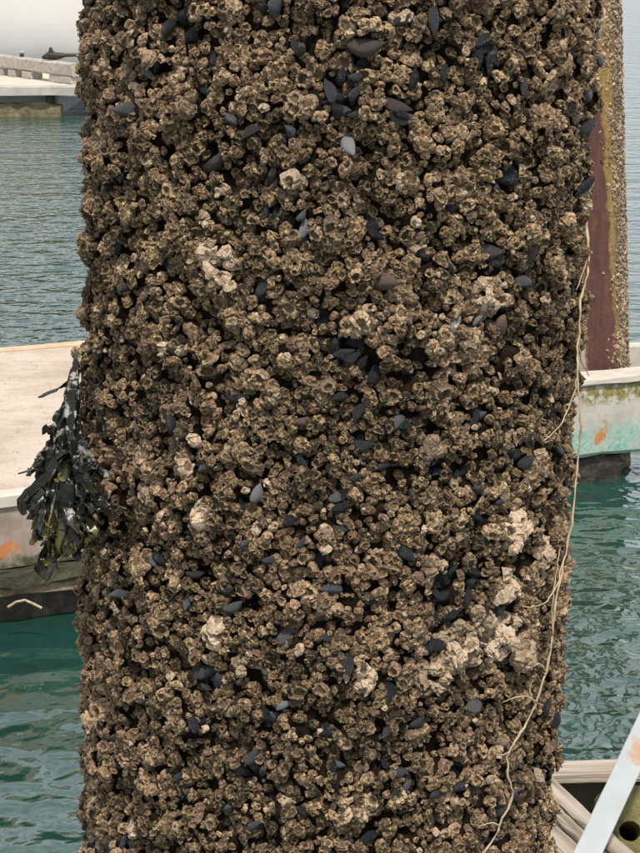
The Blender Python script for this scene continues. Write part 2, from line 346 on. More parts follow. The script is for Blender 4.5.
# ================================================================== maroon pile behind the beam
BR = .150; BD = D2+.36
pb = at_d(632, 379, BD); pt = at_d(624, 0, BD)
bx_bot = Vector((pb.x-BR, pb.y, pb.z)); bx_top = Vector((pt.x-BR, pt.y, pt.z)); bdir = (bx_top-bx_bot)/(bx_top.z-bx_bot.z)
def bpt(th, z, r): c = bx_bot+bdir*(z-bx_bot.z); return Vector((c.x+r*math.sin(th), c.y-r*math.cos(th), z))
def m_maroon():
    b = NB('maroon_coating'); P = b.pos(); a = b.n('ShaderNodeAttribute', attribute_name='ang').outputs['Fac']
    st = b.math('ADD', b.math('MULTIPLY', b.noise(b.scl(P, (45, 45, 3)), 1, 5, .65), .6), b.math('MULTIPLY', b.noise(P, 40, 6, .7), .4)); n = b.noise(P, 14, 5, .65)
    c = b.ramp(st, [(.3, (.050,.020,.016)), (.55, (.105,.042,.033)), (.78, (.19,.10,.075))])
    aa = b.math('ADD', a, b.math('MULTIPLY_ADD', n, .5, -.25)); zz = b.math('MULTIPLY_ADD', b.sep(P)[2], .35, -.45)
    och = b.ramp(b.math('ADD', aa, zz), [(.26, 0.0), (.36, 1.0)])
    c = b.mix(och, c, b.ramp(st, [(.3, (.20,.12,.035)), (.6, (.34,.22,.07)), (.8, (.45,.33,.15))]))
    pa = b.ramp(b.math('ADD', aa, b.math('MULTIPLY', st, .3)), [(-.0, 0.0), (.02, 0.0)])
    c = b.mix(b.ramp(b.math('ADD', b.math('MULTIPLY', a, -1), b.math('MULTIPLY', st, .35)), [(.46, 0.0), (.56, .9)]), c, (.50,.43,.34))
    fine = b.noise(P, 75, 5, .7)
    c = b.mix(b.ramp(b.noise(P, 22, 5, .7), [(.55, 0.0), (.66, .75)]), c, (.14,.065,.03))
    cz = b.ramp(b.math('ADD', a, b.math('MULTIPLY_ADD', fine, .9, -.45)), [(.62, 0.0), (.76, 1.0)])
    c = b.mix(cz, c, b.ramp(fine, [(.35, (.06,.045,.03)), (.52, (.22,.17,.11)), (.68, (.50,.44,.35))]))
    b.bump(b.math('ADD', st, b.math('MULTIPLY', b.math('MULTIPLY', cz, fine), 1.5)), .8, .012); return b.done(c, .8)
mp_ = thing('pile', 'maroon coated pile with ochre strip and barnacled right side, behind the big piling', 'pile', (bx_bot.x, bx_bot.y, 0))
base = Vector((bx_bot.x, bx_bot.y, 0)); nz, na = 90, 40; V = []; an = []
for i in range(nz+1):
    z = -1.5+4.3*i/nz
    for j in range(na):
        th = 2*math.pi*j/na - math.pi; V.append(tuple(bpt(th, z, BR-.014+random.uniform(-.0015, .0015))-base)); an.append(th)
Fq = np.array([(i*na+j, i*na+(j+1)%na, (i+1)*na+(j+1)%na, (i+1)*na+j) for i in range(nz) for j in range(na)])
link('shaft', fmesh('shaft', V, Fq, {'ang': an}, True), m_maroon(), mp_)

# ================================================================== barnacle shapes
def barnacle_template(seed, detail):
    """six uneven wall plates with notches between them, round a lid; detail 0 = young, 1 = grown, 2 = close-up"""
    g = np.random.default_rng(seed); per = (1, 3, 4)[detail]; N = 6*per; ph = g.uniform(0, 2*np.pi); wp = 2*np.pi/6
    pat = {1: [0.0], 3: [-.34, .20, .5], 4: [-.36, -.02, .30, .5]}[per]; loc = np.tile(pat, 6); pi_ = np.repeat(np.arange(6), per); gap = (loc > .45)
    pa = (np.arange(6)+g.uniform(-.18, .18, 6))*wp + ph; a = pa[pi_] + (loc+g.normal(0, .04, N))*wp
    dr = g.uniform(-.16, .20, 6)[pi_]; dz = g.uniform(-.32, .22, 6)[pi_]; tw = g.uniform(-.18, .18, 6)[pi_]*loc*2
    rec = np.where(gap, -g.uniform(.12, .30, N), 0.0)
    el = 1+.20*np.cos(a-g.uniform(0, 6.28)) + .14*np.cos(2*(a-g.uniform(0, 6.28)))
    opn = g.uniform(.36, .74); skew = g.uniform(-.30, .30, 2); ns_ = .13 if detail == 0 else .045
    oz = g.uniform(.36, .62) if g.random() < .5 else g.uniform(.70, .95)
    prof = [[(1.12,0,.0,.2),(1.0,.6,.3,.9),(opn+.08,1.0,.5,1.0)],
            [(1.16,0,.0,.2),(1.06,.50,.22,.9),(opn+.11,1.0,.5,1.0),(opn-.05,.93,.58,.8)],
            [(1.16,0,.0,.2),(1.11,.26,.12,.6),(1.02,.56,.27,.95),(opn+.22,.84,.42,1.0),(opn+.09,1.0,.5,1.0),(opn-.05,.93,.58,.8)]][detail]
    V = []; Pf = []; slit = g.uniform(0, np.pi)
    for k, (r, z, p, w) in enumerate(prof):
        rr = r*el*(1+(dr+tw+rec)*w+g.normal(0, ns_, N))
        zz = z + dz*w*(z if p < .5 else 1) + rec*.8*w*(p > .3) + g.normal(0, .06, N)*(p > .05)
        V.append(np.stack([rr*np.cos(a)+skew[0]*z, rr*np.sin(a)+skew[1]*z, zz], 1)); Pf += [p]*N
    d = max(.14, (opn-.13)*.75); tent = np.abs(np.cos(a-slit))
    V.append(np.stack([d*el*np.cos(a)+skew[0]*oz, d*el*np.sin(a)+skew[1]*oz, oz-.06+.16*tent+g.normal(0, .05, N)], 1)); Pf += [.80]*N
    V.append(np.array([[skew[0]*oz, skew[1]*oz, oz+.10]])); Pf += [1.0]
    V = np.concatenate(V); K = len(prof)+1; Q = []
    for k in range(K-1):
        for j in range(N): Q.append((k*N+j, k*N+(j+1)%N, (k+1)*N+(j+1)%N, (k+1)*N+j))
    c = K*N
    for j in range(0, N, 2): Q.append(((K-1)*N+j, (K-1)*N+j+1, (K-1)*N+(j+2)%N, c))
    return V, np.array(Q), np.array(Pf)
TPL = [barnacle_template(100+i, 1) for i in range(28)]
TPS = [barnacle_template(500+i, 0) for i in range(20)]
TPLF = [barnacle_template(300+i, 2) for i in range(14)]
def frames(Nrm, spin):
    Nrm = Nrm/np.linalg.norm(Nrm, axis=1, keepdims=True)
    ref = np.where(np.abs(Nrm[:, 2:3]) < .9, np.array([[0,0,1.]]), np.array([[1.,0,0]]))
    x = np.cross(ref, Nrm); x /= np.linalg.norm(x, axis=1, keepdims=True); y = np.cross(Nrm, x)
    c, s_ = np.cos(spin)[:, None], np.sin(spin)[:, None]
    return x*c+y*s_, -x*s_+y*c, Nrm
def barnacle_mass(Pc, Nrm, r, h, pale, seed, tpl=TPL):
    g = np.random.default_rng(seed); X, Y, Z = frames(Nrm, g.uniform(0, 6.28, len(r))); which = g.integers(0, len(tpl), len(r))
    rnd = g.random(len(r)); hue = g.random(len(r)); Vs, Qs, at = [], [], {'rnd': [], 'pale': [], 'hue': [], 'prof': []}; off = 0
    for t, (tv, tq, tp) in enumerate(tpl):
        i = np.nonzero(which == t)[0]
        if not len(i): continue
        v = (Pc[i][:, None] + X[i][:, None]*(tv[None, :, 0:1]*r[i][:, None, None]) + Y[i][:, None]*(tv[None, :, 1:2]*r[i][:, None, None]) + Z[i][:, None]*(tv[None, :, 2:3]*h[i][:, None, None]))
        k = len(tv); Vs.append(v.reshape(-1, 3)); Qs.append((tq[None]+(off+np.arange(len(i))*k)[:, None, None]).reshape(-1, 4)); off += k*len(i)
        at['rnd'].append(np.repeat(rnd[i], k)); at['hue'].append(np.repeat(hue[i], k)); at['pale'].append(np.repeat(pale[i], k)); at['prof'].append(np.tile(tp, len(i)))
    return np.concatenate(Vs), np.concatenate(Qs), {k: np.concatenate(v) for k, v in at.items()}

# crust on the right side and head of the maroon pile
g = np.random.default_rng(5); Pc, Nn, rr = [], [], []
while len(rr) < 3600:
    z = g.uniform(.34, 2.15); th = g.uniform(-1.2, 1.9); lim = .66 + .10*math.sin(z*9)+.08*math.sin(z*23)+g.normal(0, .16)
    if z > 1.52+.35*abs(th-.35): lim = -9
    if th < lim: continue
    Pc.append(bpt(th, z, BR-.0165+g.uniform(0, .004))-base); Nn.append((math.sin(th)+g.normal(0,.25), -math.cos(th)+g.normal(0,.25), g.normal(0,.25))); rr.append(g.uniform(.003, .0070))
rr = np.array(rr); v_, q_, a_ = barnacle_mass(np.array(Pc), np.array(Nn), rr, rr*g.uniform(.6, 1.1, len(rr)), g.random(len(rr))**2*.75, 3, TPS)
tag(link('barnacle_crust', fmesh('barnacle_crust', v_, q_, a_), M['barn'], mp_), kind='stuff')

# ================================================================== far dock with bull rail, and the boat behind
fdk = at_z(0, 116, 0); far = fdk.y+1.4
FY = fdk.y
fx0, fx1 = -9.0, at_z(62, 116, 0).x
fk = thing('far_dock', 'far grey concrete dock with timber rail and yellow weed, upper left', 'dock', (fx0/2+fx1/2, FY+2, 0))
Mfc = m_simple('far_concrete', [(.30,.28,.26), (.42,.40,.37), (.50,.48,.45)], 5, .85, .3, .01)
Mft = m_simple('far_deck', [(.42,.36,.30), (.54,.48,.41), (.60,.54,.48)], 4, .85, .3, .01)
xe = at_z(88, 90, .3).x
def wbox(x0, x1, y0, y1, z0, z1): return [(x0,y0,z0),(x1,y0,z0),(x1,y1,z0),(x0,y1,z0),(x0,y0,z1),(x1,y0,z1),(x1,y1,z1),(x0,y1,z1)]
m = MB(); m.quadbox(wbox(fx0, xe, FY-.12, FY+4, .255, .365)); m.build('deck_slab', Mft, fk)
m = MB(); m.beam((fx0, FY-.15, .30), (xe+.01, FY-.15, .30), .06, .11, nseg=30, jit=.006); m.build('deck_edge', Mfc, fk)
m = MB(); m.quadbox(wbox(fx0, fx1-.05, FY+.06, FY+3.8, -.4, .254)); m.build('float_wall', m_simple('far_wall', [(.26,.27,.28), (.36,.37,.38), (.44,.45,.45)], 4), fk)
m = MB()
m.beam((fx0, FY+.02, .02), (fx1, FY+.02, .02), .22, .26, nseg=60, jit=.022)
m.build('weed_band', m_simple('yellow_weed', [(.07,.06,.03), (.17,.145,.08), (.28,.235,.14)], 9, .9, .8, .03), fk)
m = MB(); m.beam((fx1-.12, FY-.02, .0), (fx1-.12, FY-.02, .26), .10, .10, up=Vector((0,1,0))); m.build('corner_post', M['dark'], fk)
def r0(x, y): return at_z(x, y, .365)
ra, rb = r0(-40, 69), r0(78, 84.5); rd = (rb-ra); Mrail = m_wood('bull_rail_wood', .0, ((.22,.19,.16), (.36,.32,.28), (.46,.42,.37), (.52,.48,.43)))
m = MB(); q0, q1 = ra-rd*1.2, rb; m.beam(q0+Vector((0,0,.1685)), q1+Vector((0,0,.1685)), .16, .15, nseg=12, jit=.006); m.build('bull_rail', Mrail, fk)
for (xa, xb) in ((-60,-30),(-20,-2),(3.5,12),(17,24),(31,40),(57,77)):
    c0, c1 = ra.lerp(rb, (xa+40)/118), ra.lerp(rb, (xb+40)/118)
    m = MB(); m.beam(c0+Vector((0,0,.045)), c1+Vector((0,0,.045)), .15, .088, nseg=2, jit=.003); m.build('rail_block', Mrail, fk)
# fittings on the rail
zt = .365+.243
c = at_d(22, 56, ra.lerp(rb, 62/118).y+1.4); c.z = zt
pst = thing('mooring_post', 'tiny dark post standing on the far dock rail', 'post', c)
m = MB(); m.tube([c+Vector((0,0,.0)), c+Vector((0,0,.045))], [.028,.024]); m.build('post_stem', M['dark'], pst, True)
m = MB(); m.tube([c+Vector((0,0,.04)), c+Vector((0,0,.055)), c+Vector((0,0,.072))], [.03,.036,.015]); m.build('post_cap', m_simple('grey_cap', [(.25,.26,.30), (.4,.42,.46)], 20), pst, True)
c = at_d(56, 64, ra.lerp(rb, 93/118).y+1.4); c.z = zt
clt = thing('mooring_cleat', 'dark cleat with upright horn and thin bar on the far dock rail', 'cleat', c)
m = MB(); m.tube([c+Vector((-.16,0,.03)), c+Vector((-.08,0,.055)), c+Vector((.02,0,.05)), c+Vector((.12,0,.06)), c+Vector((.45,0,.065))], [.02,.05,.045,.022,.014]); m.build('cleat_bar', M['dark'], clt, True)
m = MB(); m.tube([c+Vector((-.03,0,.05)), c+Vector((-.055,0,.11)), c+Vector((-.06,0,.155))], [.03,.03,.014]); m.build('horn', M['dark'], clt, True)

# white boat: hull lofted from stations
bt = thing('moored_boat', 'large pale hull of a boat moored behind the far dock', 'boat', (-6, FY+6.5, 0))
st = []; Lb = 13.0
for i in range(25):
    t = i/24; x = -12.3+Lb*t; k = 1-max(0, (t-.62)/.38)**2.2; bw = 1.9*k*(.78+.22*min(1, t/.25)); zk = -.5+.9*max(0,(t-.8)/.2)**2; zd = 1.5+.75*t**2
    yc = FY+6.9; r = []
    for j in range(15):
        u = -1+2*j/14; s_ = abs(u); z = zd - (zd-zk)*(1-s_)**1.15 if s_ < 1 else zd
        wdt = bw*(1-(1-s_)**6)**.6; r.append((x+ .25*(z-zk)*max(0, (t-.75)), yc+math.copysign(wdt, u), z))
    st.append(r)
m = MB()
n0 = 15
for r in st: m.v += [Vector(p) for p in r]
for i in range(24):
    for j in range(14): a = i*n0+j; m.f.append((a, a+1, a+n0+1, a+n0))
Mh = m_simple('hull_gelcoat', [(.62,.60,.59), (.70,.68,.67), (.74,.72,.71)], .8, .6, .05, .01, spec=.2)
m.build('hull', Mh, bt, True)
m = MB(); m.v = [Vector(r[0]) for r in st]+[Vector(r[-1]) for r in st]; k = len(st); m.f = [(i, i+1, k+i+1, k+i) for i in range(k-1)]; m.build('boat_deck', Mft, bt)
m = MB(); m.tube([Vector(r[0])+Vector((0,-.02,-.05)) for r in st], .05); m.build('rub_rail', M['dark'], bt, True)
m = MB(); m.quadbox(wbox(-10.5, -5.5, FY+5.8, FY+8.0, 1.55, 3.0)); m.build('cabin', Mh, bt)
for k in range(3):
    m = MB(); m.quadbox(wbox(-10.1+1.5*k, -8.9+1.5*k, FY+5.78, FY+5.83, 2.2, 2.7)); m.build('cabin_window', m_simple('boat_glass', [(.02,.025,.03), (.04,.045,.05)], 2, .1, .0), bt)

# ================================================================== timbers and white bar, lower right
ZB = .90
e0, e1 = at_z(566, 757.5, ZB), at_z(640, 755.5, ZB); e2 = at_z(566, 777, ZB); ed = (e1-e0).normalized(); ang = math.atan2(ed.y, ed.x); depth = abs(e0.y-e2.y)
en = Vector((-ed.y, ed.x, 0)); mid = (e0+e2)/2
wl = thing('timber_beam', 'weathered pale squared timber across the lower right, beside the barnacled piling', 'timber', mid)
nb = 3; wdts = [.30, .35, .35]; acc = 0; Mwl = m_wood('weathered_wood', -ang)
for k in range(nb):
    cy = e2 + en*(depth*(acc+wdts[k]/2)); acc += wdts[k]
    m = MB(); zz = ZB-.007 - (.004 if k == 2 else .0) + (.003 if k == 0 else 0)
    m.beam(cy-ed*.42+Vector((0,0,zz-ZB)), cy+ed*1.6+Vector((0,0,zz-ZB)), depth*wdts[k]-.003, .014, nseg=40, jit=.0012); m.build('plank', Mwl, wl)
m = MB(); c_ = e2+en*(depth*.5+.03); m.beam(c_-ed*.40+Vector((0,0,-.148)), c_+ed*1.6+Vector((0,0,-.148)), depth*.75, .26, nseg=30, jit=.003)
m.build('beam_face', m_simple('shaded_old_wood', [(.035,.028,.018), (.085,.07,.045), (.16,.135,.09)], 20, .85, .8, .01, (1,1,1)), wl)  # old wood with the shade below the planks put into its dark colour
ZP = .932
p0, p1 = at_z(560, 783, ZP), at_z(637, 854.5, ZP); pd = (p1-p0).normalized(); pn = Vector((pd.y, -pd.x, 0))      # pn: towards lower left in the picture
dpk = thing('diagonal_plank', 'weathered pale grooved plank lying at a slant under the white bar', 'plank', (p0+p1)/2)
Mdp = m_wood('grooved_wood', -math.atan2(pd.y, pd.x)); acc = 0
for k, wd in enumerate((.030, .022, .034, .026, .038, .03)):
    c_ = p0 + pn*(acc+wd/2); acc += wd
    m = MB(); dz = random.uniform(-.004, .002); m.beam(c_-pd*.05+Vector((0,0,-.016+dz)), c_+pd*.55+Vector((0,0,-.016+dz)), wd-.004, .036, nseg=24, jit=.0012); m.build('strip', Mdp, dpk)
# mossy timber with bored hole
hc = at_d(630, 831, 2.36); ZM = hc.z; hr = (at_d(641, 831, 2.36)-hc).x
ms = thing('mossy_timber', 'olive mossy timber with a round bored hole, lower right corner', 'timber', tuple(hc))
V = []; Fc = []; N = 48; Rx = Matrix.Rotation(R(58), 3, 'X')
def sq(t, hx, hy, ox=.0):
    c_, s_ = math.cos(t), math.sin(t); k = 1/max(abs(c_), abs(s_)); return (c_*k*hx+ox, s_*k*hy)
for j in range(N):
    t = 2*math.pi*j/N; x, y = sq(t, .28, .058, .253); w = 1+random.uniform(-.025, .025)
    for q in ((x, y, -.13), (x, y, 0), (hr*w*math.cos(t), hr*.92*w*math.sin(t), 0), (hr*.96*math.cos(t), hr*.9*math.sin(t), -.008), (hr*.94*math.cos(t), hr*.88*math.sin(t), -.13)): V.append(tuple(Rx @ Vector(q)))
for j in range(N):
    a, b_ = j*5, ((j+1) % N)*5
    for k in range(5): Fc.append((a+k, b_+k, b_+(k+1) % 5, a+(k+1) % 5))
me = bpy.data.meshes.new('block'); me.from_pydata(V, [], Fc); me.update(); link('block', me, M['moss'], ms)
bk = Rx @ Vector((0, 0, -.14)); m = MB(); m.beam(hc+bk+Vector((-.03,0,0)), hc+bk+Vector((.5,0,0)), .10, .018, up=Rx @ Vector((0,0,1))); m.build('hole_shade_plate', M['dark'], ms)  # added dark plate behind the hole, its colour stands in for deep shade
# white steel bar
w0, w1 = at_d(664, 690, 2.36), at_d(566, 900, 2.12); wd_ = (w1-w0).normalized()
up = (CAM-(w0+w1)/2).normalized(); sdv = wd_.cross(up).normalized()
wb = thing('steel_bar', 'white painted steel bar with rust spot, slanting across the lower right corner', 'bar', w1)
Mwb = m_whitebar([(at_d(642, 757, 2.28), .022)])
wid = .031
m = MB(); m.beam(w0, w1, wid, .008, up=up, nseg=10, jit=.0003); m.build('face_flange', Mwb, wb)
sgn = 1 if (sdv.x > 0) else -1
m = MB(); off = sdv*sgn*(wid/2-.003) - up*.030; m.beam(w0+off, w1+off, .006, .05, up=up); m.build('side_flange', Mwb, wb)

# ================================================================== THE PILING
CIRC = 2*math.pi*RO; Z0, PZ = 1.17, 1.0
ns, nzz = 1056, 1000
sg = (np.arange(ns)+.5)/ns*CIRC; zg = Z0+(np.arange(nzz)+.5)/nzz*PZ
H = np.zeros((nzz, ns))
def stamp(s, z, rad, hgt, mode='dome', power=1.0):
    ic, jc = int((z-Z0)/PZ*nzz), int(s/CIRC*ns); k = int(rad*1000)+2
    ii = np.arange(ic-k, ic+k+1); jj = np.arange(jc-k, jc+k+1)
    d2 = ((ii-((z-Z0)/PZ*nzz))[:, None]**2*1e-6 + (jj-(s/CIRC*ns))[None]**2*1e-6)/rad**2
    ix = np.ix_(ii % nzz, jj % ns)
    if mode == 'dome': H[ix] = np.maximum(H[ix], hgt*np.sqrt(np.clip(1-d2, 0, 1)))
    elif mode == 'add': H[ix] += hgt*np.clip(1-d2, 0, 1)**2
    else: H[ix] = np.where(d2 < 1, np.minimum(H[ix], hgt+.012*d2), H[ix])
def sz(x, y): th, z = on_pile(x, y); return (th*RO) % CIRC, z
g = np.random.default_rng(21)
ROWS = 64
for i in range(ROWS):
    for j in range(68):
        s_, z_ = ((j+.5*(i % 2)+g.normal(0, .33))/68*CIRC) % CIRC, Z0+((i+.5+g.normal(0, .33))/ROWS*PZ) % PZ
        rd_ = g.uniform(.0075, .0145); stamp(s_, z_, rd_, .002+rd_*g.uniform(.5, 1.25))
for _ in range(90): stamp(g.uniform(0, CIRC), g.uniform(Z0, Z0+PZ), g.uniform(.03, .06), g.uniform(-.003, .005), 'add')
# pale clusters (px x, px y, radius px, tint, barnacle radius factor)
PALE = [(220,262,17,.95,1.6),(207,250,9,.6,1.1),(520,532,20,1.0,1.6),(510,586,15,.9,1.8),(548,552,12,.75,1.35),(490,300,18,.8,1.1),(487,292,9,.85,1.1),(462,652,26,.82,1.2),(505,640,24,.85,1.3),(525,655,14,.8,1.4),
        (440,678,18,.7,1.15),(484,622,15,.7,1.25),(200,516,12,.9,1.5),(213,632,9,1.0,1.5),(366,683,9,1.0,1.4),(292,181,10,.55,1.2),(600,22,16,.85,1.7),(365,810,15,.35,1.2),(330,240,15,.35,1.2),
        (470,350,16,.4,1.1),(445,345,14,.35,1.1),(400,298,16,.35,1.15),(362,325,12,.45,1.2),(180,466,11,.55,1.1),(147,490,12,.45,1.1),(140,455,9,.5,1.1),(432,455,14,.4,1.1),(437,570,12,.45,1.1),(505,500,12,.3,1.1),
        (96,726,6,.9,1.0),(128,832,8,.9,1.0),(93,803,7,.7,1.0),(460,540,12,.4,1.1),(545,470,14,.45,1.4),(300,105,13,.3,1.1),(352,205,12,.4,1.1),(455,130,10,.3,1.1),(320,395,10,.4,1.1),(272,395,12,.3,1.1),
        (238,670,8,.6,1.0),(160,520,8,.5,1.0),(400,20,8,.7,1.0),(420,740,9,.4,1.0),(345,95,7,.0,1.0),(530,650,14,.45,1.2),(420,640,13,.4,1.1),(505,745,9,.55,1.1),(260,545,8,.45,1.1),(330,655,9,.3,1.1)]
# dark pockets full of mussels (px x, px y, radius px)
PITS = [(340,95,20),(490,55,15),(517,180,15),(150,70,9),(118,182,16),(258,295,10),(130,310,11),(175,25,10),(350,345,12),(370,368,14),(485,415,14),(540,250,10),(450,585,20),(480,580,12),(505,605,12),
        (205,680,16),(415,785,10),(118,845,12),(290,515,9),(540,690,8),(270,210,11),(230,120,9),(285,140,8),(420,75,9),(500,255,12),(375,230,10),(440,470,13),(340,500,9),(470,475,9),(435,645,8),(245,775,9),(395,690,10),
        (385,765,9),(330,730,9),(560,310,7),(240,505,9),(280,640,8),(195,730,7),(320,560,10),(270,720,9),(460,770,10),(340,770,9),(170,420,8),(100,640,7),(300,50,8),(480,520,11),(520,455,10),(360,60,10),(460,210,9),(405,120,8),
        (560,215,7),(150,270,9),(110,250,8),(200,90,8),(550,95,8),(430,260,8),(320,320,8),(235,400,8),(405,420,9),(365,445,9),(300,460,7),(150,560,8),(185,610,8),(370,610,9),(410,560,8),(250,600,8),(300,810,9),(440,825,10),(370,840,9),(180,800,9),(110,760,8),(520,800,8)]
pits_sz = []
PXM = .00064
for (x, y, rp, tint, f) in PALE:
    s_, z_ = sz(x, y); stamp(s_, z_, rp*PXM*1.15, .016 if tint > .5 else .014)
pits = []
for (x, y, rp) in PITS: s_, z_ = sz(x, y); pits.append((s_, z_, rp*PXM, True))
for _ in range(130):
    s_, z_ = g.uniform(0, CIRC), g.uniform(Z0, Z0+PZ); th = s_/RO; th = th-2*math.pi if th > math.pi else th
    if abs(th) < 1.35 and 1.40 < z_ < 1.99: continue
    pits.append((s_, z_, g.uniform(.005, .010), False))
for (s_, z_, r_, _) in pits: stamp(s_, z_, r_*1.15, .0015, 'pit')
for _ in range(2): H = (H+np.roll(H,1,0)+np.roll(H,-1,0)+np.roll(H,1,1)+np.roll(H,-1,1))/5
GZ = (np.roll(H,-2,0)-np.roll(H,2,0))/.004; GS = (np.roll(H,-2,1)-np.roll(H,2,1))/.004
def hs(s, z):
    i = (((z-Z0)/PZ*nzz).astype(int)) % nzz; j = ((s/CIRC*ns).astype(int)) % ns; return H[i, j], GS[i, j], GZ[i, j]
def pile_pt(s, z, r):
    th = s/RO; return np.stack([axis_x(z)+r*np.sin(th), -r*np.cos(th), z], -1)
pil = thing('piling', 'thick round piling crusted all over with brown barnacles and black mussels', 'piling', (axis_x(0), 0, 0))
PB = np.array([axis_x(0), 0, 0])
# bed under the shells
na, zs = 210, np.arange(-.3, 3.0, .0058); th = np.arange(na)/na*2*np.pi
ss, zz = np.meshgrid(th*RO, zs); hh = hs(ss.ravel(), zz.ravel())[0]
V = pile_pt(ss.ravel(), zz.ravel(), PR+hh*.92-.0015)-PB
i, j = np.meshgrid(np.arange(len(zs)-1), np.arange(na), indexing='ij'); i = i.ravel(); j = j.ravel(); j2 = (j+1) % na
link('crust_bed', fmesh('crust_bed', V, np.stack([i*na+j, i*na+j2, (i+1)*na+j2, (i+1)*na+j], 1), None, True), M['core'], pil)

# --- where each barnacle sits: dart throwing with radii, wrapped round the pile and in z
CELL = .0150; gsx = int(CIRC/CELL); gsz = int(PZ/CELL); grid = {}
pts = []
def try_add(s, z, r, pack, pale=0.0, tall=1.0):
    s %= CIRC; z = Z0+(z-Z0) % PZ
    if 1.97 < s/RO < 2*math.pi-1.97: return False           # nothing of the far side shows
    a, b = int(s/CIRC*gsx), int((z-Z0)/PZ*gsz)
    for da in (-1, 0, 1):
        for db in (-1, 0, 1):
            for (s2, z2, r2) in grid.get(((a+da) % gsx, (b+db) % gsz), ()):
                ds = abs(s-s2); ds = min(ds, CIRC-ds); dz = abs(z-z2); dz = min(dz, PZ-dz)
                if ds*ds+dz*dz < (pack*(r+r2))**2: return False
    grid.setdefault((a % gsx, b % gsz), []).append((s, z, r)); pts.append((s, z, r, pale, tall)); return True
pgrid = {}
for k, (s_, z_, r_, _) in enumerate(pits):
    a, b = int(s_/CIRC*gsx), int((z_-Z0)/PZ*gsz)
    for da in (-2,-1,0,1,2):
        for db in (-2,-1,0,1,2): pgrid.setdefault(((a+da) % gsx, (b+db) % gsz), []).append(k)
def in_pit(s, z, f=1.0):
    for k in pgrid.get((int(s/CIRC*gsx) % gsx, int((z-Z0)/PZ*gsz) % gsz), ()):
        p = pits[k]; ds = abs(s-p[0]); ds = min(ds, CIRC-ds)
        if ds*ds+(z-p[1])**2 < (p[2]*f)**2: return True
    return False
# mussels that can be told apart: px x, px y, length px, turn deg (0 = along the picture's x), grey, brown, tip-out
MUS = [(277,6,24,80,.7,0),(262,10,18,70,.3,0),(366,43,34,3,.45,.25),(350,146,26,-65,1.0,0),(328,92,24,-70,.55,0),(343,110,20,0,.6,0),(357,97,20,70,.5,0),(358,76,16,10,.5,0),(340,76,22,70,.1,0),(301,52,20,80,.4,.3),(207,163,30,40,.25,.1),
       (122,112,26,-10,.7,0),(487,55,30,75,.0,0),(494,66,24,100,.05,0),(590,94,26,15,.15,0),(583,126,24,35,.25,0),(579,187,28,70,.2,0),(515,182,28,-10,.0,0),(523,88,20,50,.35,.1),(597,60,20,20,.2,0),
       (385,286,32,35,.25,.65),(302,229,20,80,.95,0),(384,272,22,-20,.35,0),(458,325,20,60,1.0,0),(478,322,18,80,.9,.1),(507,326,34,-50,.15,.85),(497,250,32,-12,.45,.15),(535,258,22,70,.6,.1),(527,284,24,0,.75,0),(542,245,16,60,.6,0),
       (343,353,22,10,.4,0),(352,358,18,30,.3,0),(333,345,16,80,.5,0),(485,414,22,10,.3,0),(305,420,20,10,.35,.6),(255,494,20,70,.85,0),(207,467,20,30,.7,0),(331,592,22,0,.75,0),(230,607,24,30,.7,0),(115,597,22,0,.7,0),
       (194,674,22,30,.6,0),(212,684,24,75,.55,0),(198,690,18,-10,.4,0),(478,706,26,5,.8,.05),(283,708,16,30,.85,0),(565,657,22,5,.0,0),(440,462,20,30,.3,0),(530,461,24,20,.35,0),(480,490,20,-20,.6,0),(503,502,16,0,.55,0),
       (448,75,20,85,.3,0),(437,22,28,85,.5,0),(130,312,20,60,.3,.2),(120,185,22,50,.2,0),(105,185,18,20,.35,0),(259,298,20,60,.5,0),(250,132,22,40,.2,.1),(400,105,28,-20,.3,.2),(355,113,14,20,.4,0),(270,178,20,60,.1,0),
       (340,400,16,10,.3,0),(360,415,20,60,.3,0),(345,360,20,-30,.15,0),(375,375,22,60,.1,0),(250,758,20,60,.6,0),(262,775,18,70,.6,0),(225,808,20,30,.7,0),(253,828,18,40,.7,0),(400,772,20,0,.6,0),(395,795,14,0,.5,0),(458,792,22,10,.4,0),
       (440,795,20,10,.5,0),(500,805,24,70,.45,0),(527,782,18,20,.5,0),(535,440,18,10,.4,0),(557,450,18,20,.3,0),(95,352,18,60,.5,0),(100,400,18,30,.4,0),(300,215,14,50,.8,0),(262,675,14,0,.7,.1),(350,665,24,85,.35,0),(90,770,26,80,.7,.1),(110,740,14,0,.3,0),(135,812,20,0,.65,.1),
       (175,780,16,40,.4,0),(140,700,16,10,.4,0),(400,25,18,20,.4,0),(570,150,16,30,.3,0),(300,545,16,60,.6,0),(270,560,18,10,.6,0),(247,545,16,60,.7,0),(340,530,16,0,.5,0),(355,480,16,30,.5,0),(383,470,18,10,.4,0),(190,575,20,10,.4,0),
       (225,590,18,20,.5,0),(325,640,14,0,.4,0),(420,725,22,60,.4,0),(390,735,18,20,.5,0),(545,705,20,50,.1,0),(552,720,18,70,.1,0),(455,620,22,50,.0,0),(445,600,24,0,.05,0),(470,598,20,70,.1,0),(485,610,20,30,.15,0),(120,290,16,40,.3,.1),(210,60,16,60,.3,0),(185,35,22,35,.15,0),(165,30,20,60,.25,0)]
mus_sz = [sz(x, y)+(l*PXM,) for (x, y, l, *_r) in MUS]
mgrid = {}
for (s_, z_, l_) in mus_sz:
    a, b = int(s_/CIRC*gsx), int((z_-Z0)/PZ*gsz)
    for da in (-1,0,1):
        for db in (-1,0,1): mgrid.setdefault(((a+da) % gsx, (b+db) % gsz), []).append((s_, z_, l_))
